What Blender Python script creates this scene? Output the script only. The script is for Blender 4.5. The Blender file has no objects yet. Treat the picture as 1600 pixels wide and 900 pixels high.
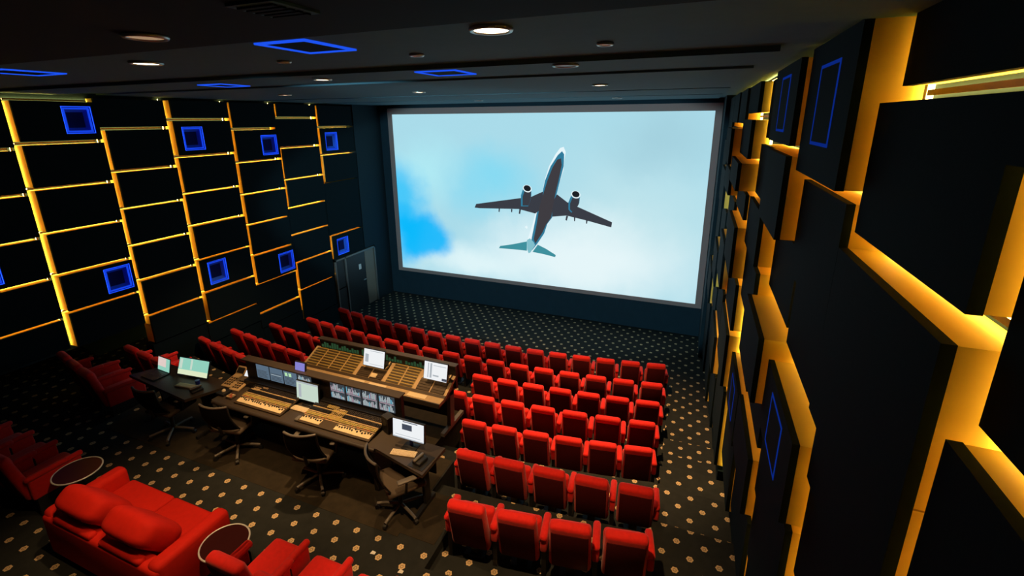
import bpy, bmesh, math, random
from mathutils import Matrix, Vector, Euler
random.seed(7)
C = bpy.context.scene.collection
PI = math.pi
SC = bpy.context.scene

# ---------------------------------------------------------------- camera, world, exposure
def make_camera():
    pitch, yaw, roll = math.radians(15.4445), math.radians(21.679), math.radians(0.3748)
    cp, sp, cy, sy = math.cos(pitch), math.sin(pitch), math.cos(yaw), math.sin(yaw)
    fwd = Vector((-sy*cp, cy*cp, -sp)); right = Vector((cy, sy, 0)); down = fwd.cross(right)
    cr, sr = math.cos(roll), math.sin(roll)
    r2 = cr*right + sr*down; d2 = -sr*right + cr*down
    m = Matrix(((r2.x, -d2.x, -fwd.x), (r2.y, -d2.y, -fwd.y), (r2.z, -d2.z, -fwd.z)))
    cam = bpy.data.cameras.new('camera'); o = bpy.data.objects.new('camera', cam); C.objects.link(o)
    o.matrix_world = Matrix.Translation((0, 0, 6.4)) @ m.to_4x4()
    cam.sensor_width = 36; cam.lens = 724.07/1600*36
    cam.shift_y = -62.9/1600
    cam.clip_start = 0.05; cam.clip_end = 100
    SC.camera = o
make_camera()
w = bpy.data.worlds.new('world'); SC.world = w; w.use_nodes = True
w.node_tree.nodes['Background'].inputs[0].default_value = (0.0, 0.0, 0.0, 1)
w.node_tree.nodes['Background'].inputs[1].default_value = 0.0
SC.view_settings.view_transform = 'Standard'
SC.view_settings.look = 'None'
SC.view_settings.exposure = 0.0
SC.view_settings.gamma = 1.0
SC.view_settings.use_curve_mapping = False
SC.cycles.use_denoising = True
SC.cycles.max_bounces = 6
SC.cycles.sample_clamp_indirect = 4.0
# strengths of the room's own lamps
SCREEN_GAIN = 1.0
LED_GAIN = 20.0
BLUE_GAIN = 5.0
PROJECTOR_W = 3000
SPOT_COL = (1.0, 0.60, 0.26)

# ---------------------------------------------------------------- materials
MATS = {}
def mat(name, col, rough=0.8, metal=0.0, spec=0.5, noise=0.0, nscale=40, sheen=0.0, bump=0.0, emit=None, estr=0.0):
    if name in MATS: return MATS[name]
    m = bpy.data.materials.new(name); m.use_nodes = True; nt = m.node_tree
    b = nt.nodes['Principled BSDF']
    b.inputs['Base Color'].default_value = (*col, 1)
    b.inputs['Roughness'].default_value = rough
    b.inputs['Metallic'].default_value = metal
    b.inputs['Specular IOR Level'].default_value = spec
    if sheen: b.inputs['Sheen Weight'].default_value = sheen
    if emit:
        b.inputs['Emission Color'].default_value = (*emit, 1); b.inputs['Emission Strength'].default_value = estr
    if noise or bump:
        tc = nt.nodes.new('ShaderNodeTexCoord'); n = nt.nodes.new('ShaderNodeTexNoise')
        n.inputs['Scale'].default_value = nscale; n.inputs['Detail'].default_value = 4
        nt.links.new(tc.outputs['Object'], n.inputs['Vector'])
        if noise:
            mx = nt.nodes.new('ShaderNodeMix'); mx.data_type = 'RGBA'
            mx.inputs['A'].default_value = (*[c*(1-noise) for c in col], 1)
            mx.inputs['B'].default_value = (*[min(1, c*(1+noise)) for c in col], 1)
            nt.links.new(n.outputs['Fac'], mx.inputs['Factor']); nt.links.new(mx.outputs['Result'], b.inputs['Base Color'])
        if bump:
            bp = nt.nodes.new('ShaderNodeBump'); bp.inputs['Strength'].default_value = bump; bp.inputs['Distance'].default_value = 0.01
            nt.links.new(n.outputs['Fac'], bp.inputs['Height']); nt.links.new(bp.outputs['Normal'], b.inputs['Normal'])
    MATS[name] = m
    return m
def emission(name, col, s):
    if name in MATS: return MATS[name]
    m = bpy.data.materials.new(name); m.use_nodes = True; nt = m.node_tree; nt.nodes.clear()
    e = nt.nodes.new('ShaderNodeEmission'); o = nt.nodes.new('ShaderNodeOutputMaterial')
    e.inputs[0].default_value = (*col, 1); e.inputs[1].default_value = s
    nt.links.new(e.outputs[0], o.inputs[0]); MATS[name] = m
    return m

BLACK_FABRIC = mat('black_acoustic_fabric', (0.0035, 0.0105, 0.014), 0.9, spec=0.12, noise=0.25, nscale=60)
WALL_DARK = mat('dark_blue_wall_cloth', (0.012, 0.028, 0.038), 0.9, spec=0.2, noise=0.2, nscale=30)
WALL_FRONT = mat('teal_front_wall_cloth', (0.017, 0.038, 0.054), 0.9, spec=0.1, noise=0.15, nscale=4)
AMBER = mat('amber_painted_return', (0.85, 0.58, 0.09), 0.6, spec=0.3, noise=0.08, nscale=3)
CEIL_M = mat('dark_grey_ceiling_board', (0.075, 0.155, 0.195), 0.8, spec=0.2, noise=0.08, nscale=8)
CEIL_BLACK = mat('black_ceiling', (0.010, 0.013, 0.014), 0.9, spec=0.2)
RED = mat('red_velour', (0.66, 0.011, 0.006), 0.75, spec=0.25, noise=0.18, nscale=25, sheen=0.15, bump=0.1)
RED_SHADED = mat('shaded_red_back_cloth', (0.075, 0.003, 0.005), 0.85, spec=0.2, noise=0.2, nscale=30)  # same red cloth, with the shade on the seat backs put into its colour
RED_SOFA = mat('red_sofa_cloth', (0.60, 0.014, 0.006), 0.8, spec=0.2, noise=0.12, nscale=18, bump=0.1)
BLACK_PLASTIC = mat('black_plastic', (0.012, 0.012, 0.013), 0.5)
BLACK_METAL = mat('black_painted_metal', (0.02, 0.02, 0.02), 0.4, metal=0.3)
CHROME = mat('chrome', (0.8, 0.8, 0.8), 0.12, metal=1.0)
ALU = mat('brushed_aluminium', (0.45, 0.43, 0.4), 0.35, metal=0.8)
SATIN = mat('satin_chrome_rim', (0.75, 0.75, 0.75), 0.4, metal=0.25)
GLASS_DARK = mat('smoked_glass_top', (0.035, 0.006, 0.006), 0.35, spec=0.15)
DESK = mat('dark_brown_desk_laminate', (0.05, 0.036, 0.026), 0.5, noise=0.15, nscale=10)
DESK_EDGE = mat('dark_desk_edge', (0.04, 0.03, 0.024), 0.5)
CONSOLE_BODY = mat('charcoal_console_body', (0.015, 0.013, 0.012), 0.5)
TAN = mat('tan_console_panel', (0.50, 0.34, 0.17), 0.55, noise=0.15, nscale=20)
CREAM = mat('cream_fader_panel', (0.78, 0.62, 0.38), 0.5)
OLIVE = mat('olive_module_panel', (0.36, 0.25, 0.06), 0.6, noise=0.25, nscale=25)
BROWN_MOD = mat('brown_module_strip', (0.055, 0.033, 0.014), 0.6)
KNOB_DARK = mat('dark_knob_caps', (0.02, 0.018, 0.018), 0.4)
KNOB_YELLOW = mat('yellow_keycaps', (0.55, 0.42, 0.12), 0.5)
KNOB_RED = mat('red_keycaps', (0.5, 0.08, 0.04), 0.5)
MESH_BLACK = mat('black_chair_mesh', (0.004, 0.004, 0.004), 0.9, spec=0.08)
CHAIR_GREY = mat('grey_chair_plastic', (0.14, 0.125, 0.11), 0.4)
CHAIR_SEAT = mat('taupe_chair_cloth', (0.07, 0.05, 0.034), 0.8)
GREY_FRAME = mat('grey_screen_border', (0.38, 0.27, 0.25), 0.8, spec=0.2)
DOOR_M = mat('dark_door_paint', (0.012, 0.017, 0.02), 0.5)
DOOR_FRAME = mat('grey_door_frame', (0.16, 0.16, 0.15), 0.4, metal=0.3)
DOOR_LEAF = mat('beige_door_jamb', (0.20, 0.165, 0.125), 0.6)
WHITE_P = mat('white_plastic', (0.75, 0.75, 0.72), 0.4)
KEYB = mat('cream_keyboard', (0.70, 0.56, 0.38), 0.5)
BLUE_PL = mat('blue_plastic', (0.02, 0.04, 0.35), 0.4)
BLUE_BACK = mat('navy_tray_back', (0.003, 0.012, 0.10), 0.8, spec=0.1)
BLUE_BOX = mat('blue_light_tray', (0.03, 0.16, 0.80), 0.7, spec=0.2)
LED_AMBER = emission('amber_led', (1.0, 0.72, 0.18), LED_GAIN)
LED_PROFILE = mat('brown_led_profile', (0.10, 0.06, 0.02), 0.5)
LED_BLUE = emission('blue_led', (0.012, 0.075, 1.0), BLUE_GAIN)
LED_BLUE_SOFT = emission('soft_blue_led', (0.012, 0.085, 0.85), 1.0)
LED_BLUE_BAND = emission('blue_led_band', (0.008, 0.06, 0.85), 0.9)
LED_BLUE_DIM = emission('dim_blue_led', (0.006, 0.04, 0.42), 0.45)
LENS_ON = emission('warm_lamp_lens', (1.0, 0.80, 0.52), 7.0)
LENS_DIM = emission('dim_lamp_lens', (1.0, 0.62, 0.36), 0.35)
LENS_OFF = mat('unlit_lamp_lens', (0.06, 0.07, 0.08), 0.3)

def carpet_mat(name, ox, oy, dots=True):
    m = bpy.data.materials.new(name); m.use_nodes = True; nt = m.node_tree; b = nt.nodes['Principled BSDF']
    N = nt.nodes.new; L = nt.links.new
    b.inputs['Roughness'].default_value = 0.95; b.inputs['Specular IOR Level'].default_value = 0.1
    geo = N('ShaderNodeNewGeometry'); sep = N('ShaderNodeSeparateXYZ'); L(geo.outputs['Position'], sep.inputs[0])
    def M(op, a, bb=None, c=None):
        n = N('ShaderNodeMath'); n.operation = op
        for i, v in enumerate((a, bb, c)):
            if v is None: continue
            if isinstance(v, (int, float)): n.inputs[i].default_value = v
            else: L(v, n.inputs[i])
        return n.outputs[0]
    noise = N('ShaderNodeTexNoise'); noise.inputs['Scale'].default_value = 9; noise.inputs['Detail'].default_value = 5
    L(geo.outputs['Position'], noise.inputs['Vector'])
    base = N('ShaderNodeMix'); base.data_type = 'RGBA'
    base.inputs['A'].default_value = (0.018, 0.015, 0.011, 1); base.inputs['B'].default_value = (0.045, 0.035, 0.022, 1)
    if dots:
        base.inputs['A'].default_value = (0.015, 0.017, 0.0165, 1); base.inputs['B'].default_value = (0.030, 0.032, 0.031, 1)
    L(noise.outputs['Fac'], base.inputs['Factor'])
    col = base.outputs['Result']
    if dots:
        a, r = 0.3142, 0.2016
        y = M('DIVIDE', M('SUBTRACT', sep.outputs['Y'], oy), r)
        row = M('ROUND', y)
        dy = M('MULTIPLY', M('SUBTRACT', y, row), r)
        half = M('MULTIPLY', M('SUBTRACT', row, M('MULTIPLY', M('FLOOR', M('MULTIPLY', row, 0.5)), 2.0)), 0.5)
        x = M('SUBTRACT', M('DIVIDE', M('SUBTRACT', sep.outputs['X'], ox), a), half)
        dx = M('MULTIPLY', M('SUBTRACT', x, M('ROUND', x)), a)
        rad = M('SQRT', M('ADD', M('MULTIPLY', dx, dx), M('MULTIPLY', dy, dy)))
        ang = M('ARCTAN2', dy, dx)
        petal = M('ADD', 0.038, M('MULTIPLY', M('COSINE', M('MULTIPLY', ang, 6.0)), 0.003))
        inside = M('LESS_THAN', rad, petal)
        ring = M('MULTIPLY', M('GREATER_THAN', rad, 0.013), M('LESS_THAN', rad, 0.019))
        fac = M('MULTIPLY', inside, M('SUBTRACT', 1.0, M('MULTIPLY', ring, 0.75)))
        mx = N('ShaderNodeMix'); mx.data_type = 'RGBA'
        L(fac, mx.inputs['Factor']); L(col, mx.inputs['A']); mx.inputs['B'].default_value = (0.62, 0.45, 0.25, 1)
        col = mx.outputs['Result']
    L(col, b.inputs['Base Color'])
    return m
CARPET_FRONT = carpet_mat('dotted_carpet_front', -2.944, 12.896)
CARPET_REAR = carpet_mat('dotted_carpet_rear', -3.746, 3.48)
CARPET_PLAIN = carpet_mat('plain_brown_carpet', 0, 0, False)

# ---------------------------------------------------------------- geometry helpers
class G:
    def __init__(s): s.v = []; s.f = []; s.m = []; s.sm = []
    def add(s, vs, fs, mi=0, M=None, smooth=False):
        o = len(s.v)
        s.v += [tuple(M @ Vector(p)) if M else tuple(p) for p in vs]
        for f in fs: s.f.append([i+o for i in f]); s.m.append(mi); s.sm.append(smooth)
    def box(s, x0, x1, y0, y1, z0, z1, mi=0, M=None):
        vs = [(x0,y0,z0),(x1,y0,z0),(x1,y1,z0),(x0,y1,z0),(x0,y0,z1),(x1,y0,z1),(x1,y1,z1),(x0,y1,z1)]
        s.add(vs, [(0,3,2,1),(4,5,6,7),(0,1,5,4),(1,2,6,5),(2,3,7,6),(3,0,4,7)], mi, M)
    def rbox(s, c, d, r, seg=3, mi=0, M=None, smooth=True):
        bm = bmesh.new(); bmesh.ops.create_cube(bm, size=1.0)
        for v in bm.verts: v.co = Vector((v.co.x*d[0]+c[0], v.co.y*d[1]+c[1], v.co.z*d[2]+c[2]))
        bmesh.ops.bevel(bm, geom=bm.edges[:], offset=min(r, min(d)*0.49), segments=seg, profile=0.5, affect='EDGES')
        s.bm(bm, mi, M, smooth)
    def bm(s, bm, mi=0, M=None, smooth=True):
        bm.verts.index_update()
        s.add([v.co.copy() for v in bm.verts], [[v.index for v in f.verts] for f in bm.faces], mi, M, smooth); bm.free()
    def cyl(s, p0, p1, r0, r1=None, n=12, mi=0, M=None, caps=True):
        r1 = r0 if r1 is None else r1
        p0, p1 = Vector(p0), Vector(p1); d = (p1-p0).normalized()
        u = d.orthogonal().normalized(); w_ = d.cross(u); vs = []
        for p, r in ((p0, r0), (p1, r1)):
            for i in range(n):
                a = 2*PI*i/n; vs.append(p + u*(r*math.cos(a)) + w_*(r*math.sin(a)))
        s.add(vs, [(i, (i+1) % n, n+(i+1) % n, n+i) for i in range(n)], mi, M, True)
        if caps:
            s.add(vs[:n], [tuple(reversed(range(n)))], mi, M); s.add(vs[n:], [tuple(range(n))], mi, M)
    def tube(s, pts, r, n=8, mi=0, M=None, closed=False, flat=1.0):
        pts = [Vector(p) for p in pts]; k = len(pts); rings = []
        up = Vector((0, 0, 1))
        for i, p in enumerate(pts):
            a = pts[i-1] if (i > 0 or closed) else p; b = pts[(i+1) % k] if (i < k-1 or closed) else p
            d = (b-a).normalized(); u = d.cross(up)
            if u.length < 1e-3: u = d.cross(Vector((0, 1, 0)))
            u.normalize(); w_ = u.cross(d)
            rings.append([p + u*(r*math.cos(2*PI*j/n)) + w_*(r*flat*math.sin(2*PI*j/n)) for j in range(n)])
        vs = [q for rg in rings for q in rg]; fs = []
        for i in range(k if closed else k-1):
            for j in range(n):
                fs.append((i*n+j, i*n+(j+1) % n, ((i+1) % k)*n+(j+1) % n, ((i+1) % k)*n+j))
        s.add(vs, fs, mi, M, True)
        if not closed:
            s.add(rings[0], [tuple(reversed(range(n)))], mi, M); s.add(rings[-1], [tuple(range(n))], mi, M)
    def prism(s, poly, axis, a, b, mi=0, M=None, smooth=False):
        # poly in the two other axes, extruded along axis from a to b
        def P(p, t):
            return {'x': (t, p[0], p[1]), 'y': (p[0], t, p[1]), 'z': (p[0], p[1], t)}[axis]
        n = len(poly); vs = [P(p, a) for p in poly] + [P(p, b) for p in poly]
        s.add(vs, [(i, (i+1) % n, n+(i+1) % n, n+i) for i in range(n)], mi, M, smooth)
        s.add(vs, [tuple(reversed(range(n))), tuple(range(n, 2*n))], mi, M)
def obj(name, g, mats, parent=None, loc=(0, 0, 0), rz=0.0):
    me = bpy.data.meshes.new(name); me.from_pydata([tuple(v) for v in g.v], [], g.f)
    for m in (mats if isinstance(mats, (list, tuple)) else [mats]): me.materials.append(m)
    for p, mi, sm in zip(me.polygons, g.m, g.sm): p.material_index = mi; p.use_smooth = sm
    bm = bmesh.new(); bm.from_mesh(me); bmesh.ops.recalc_face_normals(bm, faces=bm.faces); bm.to_mesh(me); bm.free()
    o = bpy.data.objects.new(name, me); C.objects.link(o); o.location = loc; o.rotation_euler = (0, 0, rz)
    if parent: o.parent = parent
    return o
def thing(name, label, cat, loc=(0, 0, 0), rz=0.0, group=None):
    o = bpy.data.objects.new(name, None); C.objects.link(o); o.location = loc; o.rotation_euler = (0, 0, rz)
    o.empty_display_size = 0.1
    o['label'] = label; o['category'] = cat
    if group: o['group'] = group
    return o
def tag(o, label, cat, group=None):
    o['label'] = label; o['category'] = cat
    if group: o['group'] = group
    return o
def struct(name, g, mats, parent=None, loc=(0, 0, 0)):
    o = obj(name, g, mats, parent, loc)
    if not parent: o['kind'] = 'structure'
    return o
def dup(root, loc, rz, label, group=None):
    r = root.copy(); C.objects.link(r); r.location = loc; r.rotation_euler = (0, 0, rz); r['label'] = label
    if group: r['group'] = group
    for ch in list(root.children):
        c = ch.copy(); C.objects.link(c); c.parent = r
        for g_ in ch.children:
            d = g_.copy(); C.objects.link(d); d.parent = c
    return r
ORD = ['first', 'second', 'third', 'fourth', 'fifth', 'sixth', 'seventh', 'eighth', 'ninth', 'tenth', 'eleventh', 'twelfth',
       'thirteenth', 'fourteenth', 'fifteenth', 'sixteenth', 'seventeenth', 'eighteenth']
def nth(i, end): return ('end seat' if i == 0 else ORD[i] + ' seat') + ' ' + end

# ---------------------------------------------------------------- floor with curved tiers
XC = -4.9
XL, XR = -12.7, 1.1
def arc(yc, c, x): return yc + c*(x-XC)**2
g = G(); g.add([(XL, -1.5, 0), (XR, -1.5, 0), (XR, 14.2, 0), (XL, 14.2, 0)], [(0, 1, 2, 3)])
g.add([(XL, -1.5, -0.1), (XR, -1.5, -0.1), (XR, 14.2, -0.1), (XL, 14.2, -0.1)], [(3, 2, 1, 0)])
floor = struct('floor', g, CARPET_FRONT)
TIERS = [(0.23, 9.25, .0205), (0.44, 8.41, .0165), (0.62, 7.41, .0155), (1.10, 5.73, .02), (1.50, 4.56, .012), (1.62, 3.25, .016)]
def tier(z, yc, c, x0, x1, m, y_back=-1.4, zb=0.0):
    n = 28; g = G(); xs = [x0 + (x1-x0)*i/n for i in range(n+1)]
    vs = []
    for x in xs:
        y = arc(yc, c, x)
        vs += [(x, y_back, z), (x, y, z), (x, y, zb)]
    fs = []
    for i in range(n):
        a = 3*i; fs += [(a, a+3, a+4, a+1), (a+1, a+4, a+5, a+2)]
    g.add(vs, fs)
    g.add([vs[0], vs[1], vs[2], (x0, y_back, zb)], [(0, 1, 2, 3)]); k = 3*n
    g.add([vs[k], vs[k+1], vs[k+2], (x1, y_back, zb)], [(0, 1, 2, 3)])
    return obj('tier', g, m, floor)
AISLE_X = -0.12
prev = 0.0
for z, yc, c in TIERS[:-1]:
    tier(z, yc, c, XL, AISLE_X, CARPET_REAR if z > 0.9 else CARPET_FRONT, zb=prev); prev = z
tier(1.62, 3.25, .016, XL, XR, CARPET_REAR, zb=1.4)
prev = 0.0
for z, y in ((0.24, 9.65), (0.48, 9.0), (0.66, 7.9), (0.8, 7.3), (0.92, 6.8), (1.23, 6.0), (1.45, 5.1), (1.5, 4.2)):
    g = G(); g.box(AISLE_X, XR, -1.4, y, prev, z); obj('aisle_step', g, CARPET_REAR, floor); prev = z
# raised platforms of the mixing position
g = G(); g.box(-8.75, -2.9, 3.0, 4.95, 0.9, 1.6205); g.box(-2.9, -2.4, 3.0, 4.35, 0.9, 1.6205); obj('mixing_platform', g, CARPET_REAR, floor)
g = G(); g.box(-7.0, -3.56, 4.4, 6.45, 0.0, 1.30); obj('front_console_platform', g, CARPET_PLAIN, floor)
g = G(); g.box(-8.55, -2.92, 3.58, 4.94, 1.6, 1.6235); g.box(-2.92, -2.45, 3.64, 4.34, 1.6, 1.6235); obj('plain_carpet_strip', g, CARPET_PLAIN, floor)

# ---------------------------------------------------------------- walls
WL = -10.84      # backing of the left panels
g = G(); g.box(WL-0.2, WL, 1.6, 14.2, 2.2, 7.1); g.box(XL, WL-0.2, -1.4, 10.9, 2.15, 2.2); g.box(WL-0.2, WL, 10.9, 14.2, 0, 2.2)
g.box(XL, WL-0.2, 10.85, 10.9, 0, 2.2); g.box(XL-0.1, XL, -1.4, 10.9, 0, 7.1); g.box(XL, WL-0.2, 1.5, 1.6, 2.2, 7.1)
wall_left = struct('wall_left', g, WALL_DARK)
WR = 1.06
g = G(); g.box(WR, WR+0.2, -1.4, 14.2, 0, 7.1)
wall_right = struct('wall_right', g, WALL_DARK)
g = G(); g.box(WL, WR, 14.06, 14.3, 0, 7.1)
wall_front = struct('wall_front', g, WALL_FRONT)
g = G(); g.box(XL, WR+.2, -1.6, -1.4, 0, 7.1); g.box(-5.5, -4.3, -1.4, -1.0, 6.28, 6.33)
wall_back = struct('wall_back', g, CEIL_BLACK)

# ---------------------------------------------------------------- wall panels with amber returns and hidden LED strips
def panel(wall, side, xf, y0, y1, z0, z1, near=True, top=True, gap=0.07, box=None, zgap=None):
    """side -1: left wall (faces +x), +1: right wall (faces -x).  xf = front face x."""
    xw = WL if side < 0 else (WR if y0 < 5.5 else (1.03 if y0 < 6.8 else .86))
    s = -side                       # direction of the front face
    zg = gap if zgap is None else zgap
    t = 0.045
    g = G()
    xb = xf - s*t
    a, b = sorted((xf, xb)); c_, d_ = sorted((xb, xw))
    if box is None:
        g.box(a, b, y0, y1, z0, z1, 0)
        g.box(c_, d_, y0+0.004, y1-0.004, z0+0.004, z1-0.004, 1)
    else:
        by0, by1, bz0, bz1 = box
        for q in ((y0, by0, z0, z1), (by1, y1, z0, z1), (by0, by1, z0, bz0), (by0, by1, bz1, z1)):
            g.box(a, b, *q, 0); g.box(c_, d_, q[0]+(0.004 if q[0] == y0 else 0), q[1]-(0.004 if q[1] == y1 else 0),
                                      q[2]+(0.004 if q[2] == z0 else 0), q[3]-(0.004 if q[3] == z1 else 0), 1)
    o = obj('panel', g, [BLACK_FABRIC, AMBER], wall)
    g = G(); w_ = 0.010
    xa, xb2 = sorted((xw, xw + s*0.03)); pa, pb = sorted((xw + s*0.03, xw + s*0.034))
    if near:
        zs = max(z0, 2.30) if (side < 0 and 5.3 < y0 < 7.0) else z0
        g.box(xa, xb2, y0-gap/2-w_, y0-gap/2+w_, zs, z1+0.02, 0); g.box(pa, pb, y0-gap/2-w_-.004, y0-gap/2+w_+.004, zs, z1+0.02, 1)
    if top:
        g.box(xa, xb2, y0, y1, z1+zg/2-w_, z1+zg/2+w_, 0); g.box(pa, pb, y0, y1, z1+zg/2-w_-.004, z1+zg/2+w_+.004, 1)
    if near or top: obj('led_strip', g, [LED_AMBER, LED_PROFILE], o)
    return o
def blue_light(side, xf, y0, y1, z0, z1, label, depth=0.10, led=None):
    s = -side
    t = thing('blue_square_light', label, 'light', (xf, (y0+y1)/2, (z0+z1)/2), 0, 'blue square lights in the room')
    hy, hz = (y1-y0)/2-0.001, (z1-z0)/2-0.001
    g = G(); x0 = -s*depth; e = 0.004; k = .56
    o4 = [(-s*.004, -hy, -hz), (-s*.004, hy, -hz), (-s*.004, hy, hz), (-s*.004, -hy, hz)]; i4 = [(x0, y*k, z*k) for _, y, z in o4]
    for a in range(4):
        b = (a+1) % 4; g.add([o4[a], o4[b], i4[b], i4[a]], [(0, 1, 2, 3)], 0)
    g.box(*sorted((x0-s*e, x0)), -hy*k, hy*k, -hz*k, hz*k, 1)
    obj('tray', g, [BLUE_BOX, BLUE_BACK], t)
    g = G(); r = 0.008
    xa, xb = sorted((-s*0.03, -s*0.012))
    for q in ((-hy+e, -hy+e+r, -hz+e, hz-e), (hy-e-r, hy-e, -hz+e, hz-e), (-hy+e+r, hy-e-r, -hz+e, -hz+e+r), (-hy+e+r, hy-e-r, hz-e-r, hz-e)):
        g.box(xa, xb, *q)
    obj('led_tube', g, led or LED_BLUE, t)
    if led is None:
        g = G(); r2 = r + .05; xa, xb = sorted((-s*.034, -s*.028))
        for q in ((-hy+r, -hy+r2, -hz+r, hz-r), (hy-r2, hy-r, -hz+r, hz-r), (-hy+r2, hy-r2, -hz+r, -hz+r2), (-hy+r2, hy-r2, hz-r2, hz-r)): g.box(xa, xb, *q)
        obj('led_band', g, LED_BLUE_BAND, t)
    return t

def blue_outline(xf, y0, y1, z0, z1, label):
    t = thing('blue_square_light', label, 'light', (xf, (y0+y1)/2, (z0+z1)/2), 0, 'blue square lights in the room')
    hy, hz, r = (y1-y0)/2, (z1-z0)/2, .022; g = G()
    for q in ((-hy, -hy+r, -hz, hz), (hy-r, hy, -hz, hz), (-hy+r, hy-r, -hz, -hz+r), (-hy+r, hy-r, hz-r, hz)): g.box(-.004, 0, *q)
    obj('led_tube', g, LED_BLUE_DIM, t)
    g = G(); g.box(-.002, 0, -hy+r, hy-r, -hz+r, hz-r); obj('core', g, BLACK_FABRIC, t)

XF = -10.57
LY = [3.02, 4.32, 5.60, 6.86, 8.28, 9.65, 11.12, 12.66]
# per column: list of (z0, z1, near strip lit, top strip lit, blue box, front offset)
LCOL = {
 0: [(2.30, 2.92, 0, 1, None, -.03), (2.92, 3.70, 0, 1, None, 0), (3.70, 4.45, 0, 1, (3.25, 3.68, 3.80, 4.27), -.02), (4.45, 5.22, 0, 1, None, .01), (5.22, 5.98, 0, 1, None, -.01), (5.98, 6.80, 0, 0, None, .01)],
 1: [(2.27, 3.00, 1, 1, None, .0), (3.00, 3.73, 1, 1, (5.03, 5.50, 3.13, 3.64), .02), (3.73, 4.51, 1, 1, None, 0), (4.51, 5.29, 1, 1, None, .03), (5.29, 6.06, 1, 1, None, .02), (6.06, 6.79, 1, 1, (5.02, 5.48, 6.20, 6.69), .0)],
 2: [(1.75, 2.42, 1, 1, None, .0), (2.42, 3.21, 1, 1, None, 0), (3.21, 3.96, 1, 1, None, -.03), (3.96, 4.73, 1, 1, None, -.02), (4.73, 5.47, 1, 1, None, 0.02), (5.47, 6.28, 1, 1, None, -.02), (6.28, 6.84, 0, 0, None, -.03)],
 3: [(1.20, 1.73, 0, 1, None, 0), (1.73, 2.49, 1, 1, None, .02), (2.49, 3.30, 1, 1, (7.07, 7.55, 2.62, 3.19), .0), (3.30, 4.11, 1, 1, None, 0.02), (4.11, 4.85, 1, 1, None, -.02), (4.85, 5.66, 1, 1, None, 0), (5.66, 6.45, 1, 1, (7.05, 7.53, 5.78, 6.30), .03), (6.45, 6.85, 1, 0, None, .03)],
 4: [(0.95, 1.40, 0, 1, None, 0), (1.40, 2.21, 0, 1, None, -.03), (2.21, 3.01, 1, 1, (9.05, 9.57, 2.29, 2.86), .02), (3.01, 3.83, 1, 1, None, .0), (3.83, 4.62, 1, 1, None, 0.01), (4.62, 5.42, 1, 1, None, 0.01), (5.42, 6.22, 1, 1, (9.04, 9.54, 5.54, 6.06), 0.02), (6.22, 6.85, 1, 0, None, 0)],
 5: [(0.60, 1.57, 1, 1, None, -.02), (1.57, 2.42, 1, 1, None, 0), (2.42, 3.25, 0, 1, None, -.02), (3.25, 4.03, 0, 1, None, -.02), (4.03, 4.83, 1, 1, None, 0), (4.83, 5.70, 1, 1, None, -.02), (5.70, 6.49, 0, 1, None, -.02), (6.49, 6.85, 1, 0, None, -.02)],
 6: [(2.06, 2.88, 1, 1, (11.34, 11.87, 2.18, 2.73), .0), (2.88, 4.55, 0, 0, None, 0.0), (4.55, 5.41, 1, 1, None, 0.02), (5.41, 6.22, 1, 1, (11.33, 11.85, 5.52, 6.07), .0), (6.22, 6.85, 1, 0, None, -.02)],
}
LG = 0.105
COLN = ['nearest the camera', 'second from the camera', 'third from the camera', 'fourth from the camera', 'third from the screen', 'second from the screen', 'nearest the screen']
for ci, rows in LCOL.items():
    y0, y1 = LY[ci], LY[ci+1]
    for (z0, z1, near, top, box, off) in rows:
        nlit = ci < 6 and any(r[2] and r[0] < z1-0.3 and r[1] > z0+0.3 for r in LCOL[ci+1])
        ya = y0 + (LG/2 if near else -LG/2+0.006); yb = y1 - LG/2
        zt = z1 - (0.028 if top else 0.002); zb = z0 + 0.028
        lp = panel(wall_left, -1, XF+off, ya, yb, zb, zt, bool(near), bool(top), LG, box, 0.056)
        if box:
            hi = 'upper' if z0 > 4.5 else 'lower'
            blue_light(-1, XF+off, *box, 'blue light square, %s left wall, panel column %s' % (hi, COLN[ci]))
# plain end of the left wall towards the screen and the wall below the panels
g = G(); g.box(WL, XF, 12.66, 14.06, 2.1, 7.0); g.box(WL, XF, 13.16, 14.06, 0, 2.1); g.box(WL, XF-.02, 1.6, 3.02, 2.3, 7.0)
g.box(WL, XF-.03, 5.64, 6.82, 2.2, 1.76+.44); obj('plain_end', g, WALL_DARK, wall_left)
for (y0, y1, z1) in ((6.86, 8.28, 1.20), (8.28, 9.65, .95), (9.65, 11.12, .60), (5.60, 6.86, 1.75)):
    g = G(); g.box(WL, XF-.02, y0, y1-0.004, 0, z1); obj('lower_panel', g, BLACK_FABRIC, wall_left)

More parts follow.
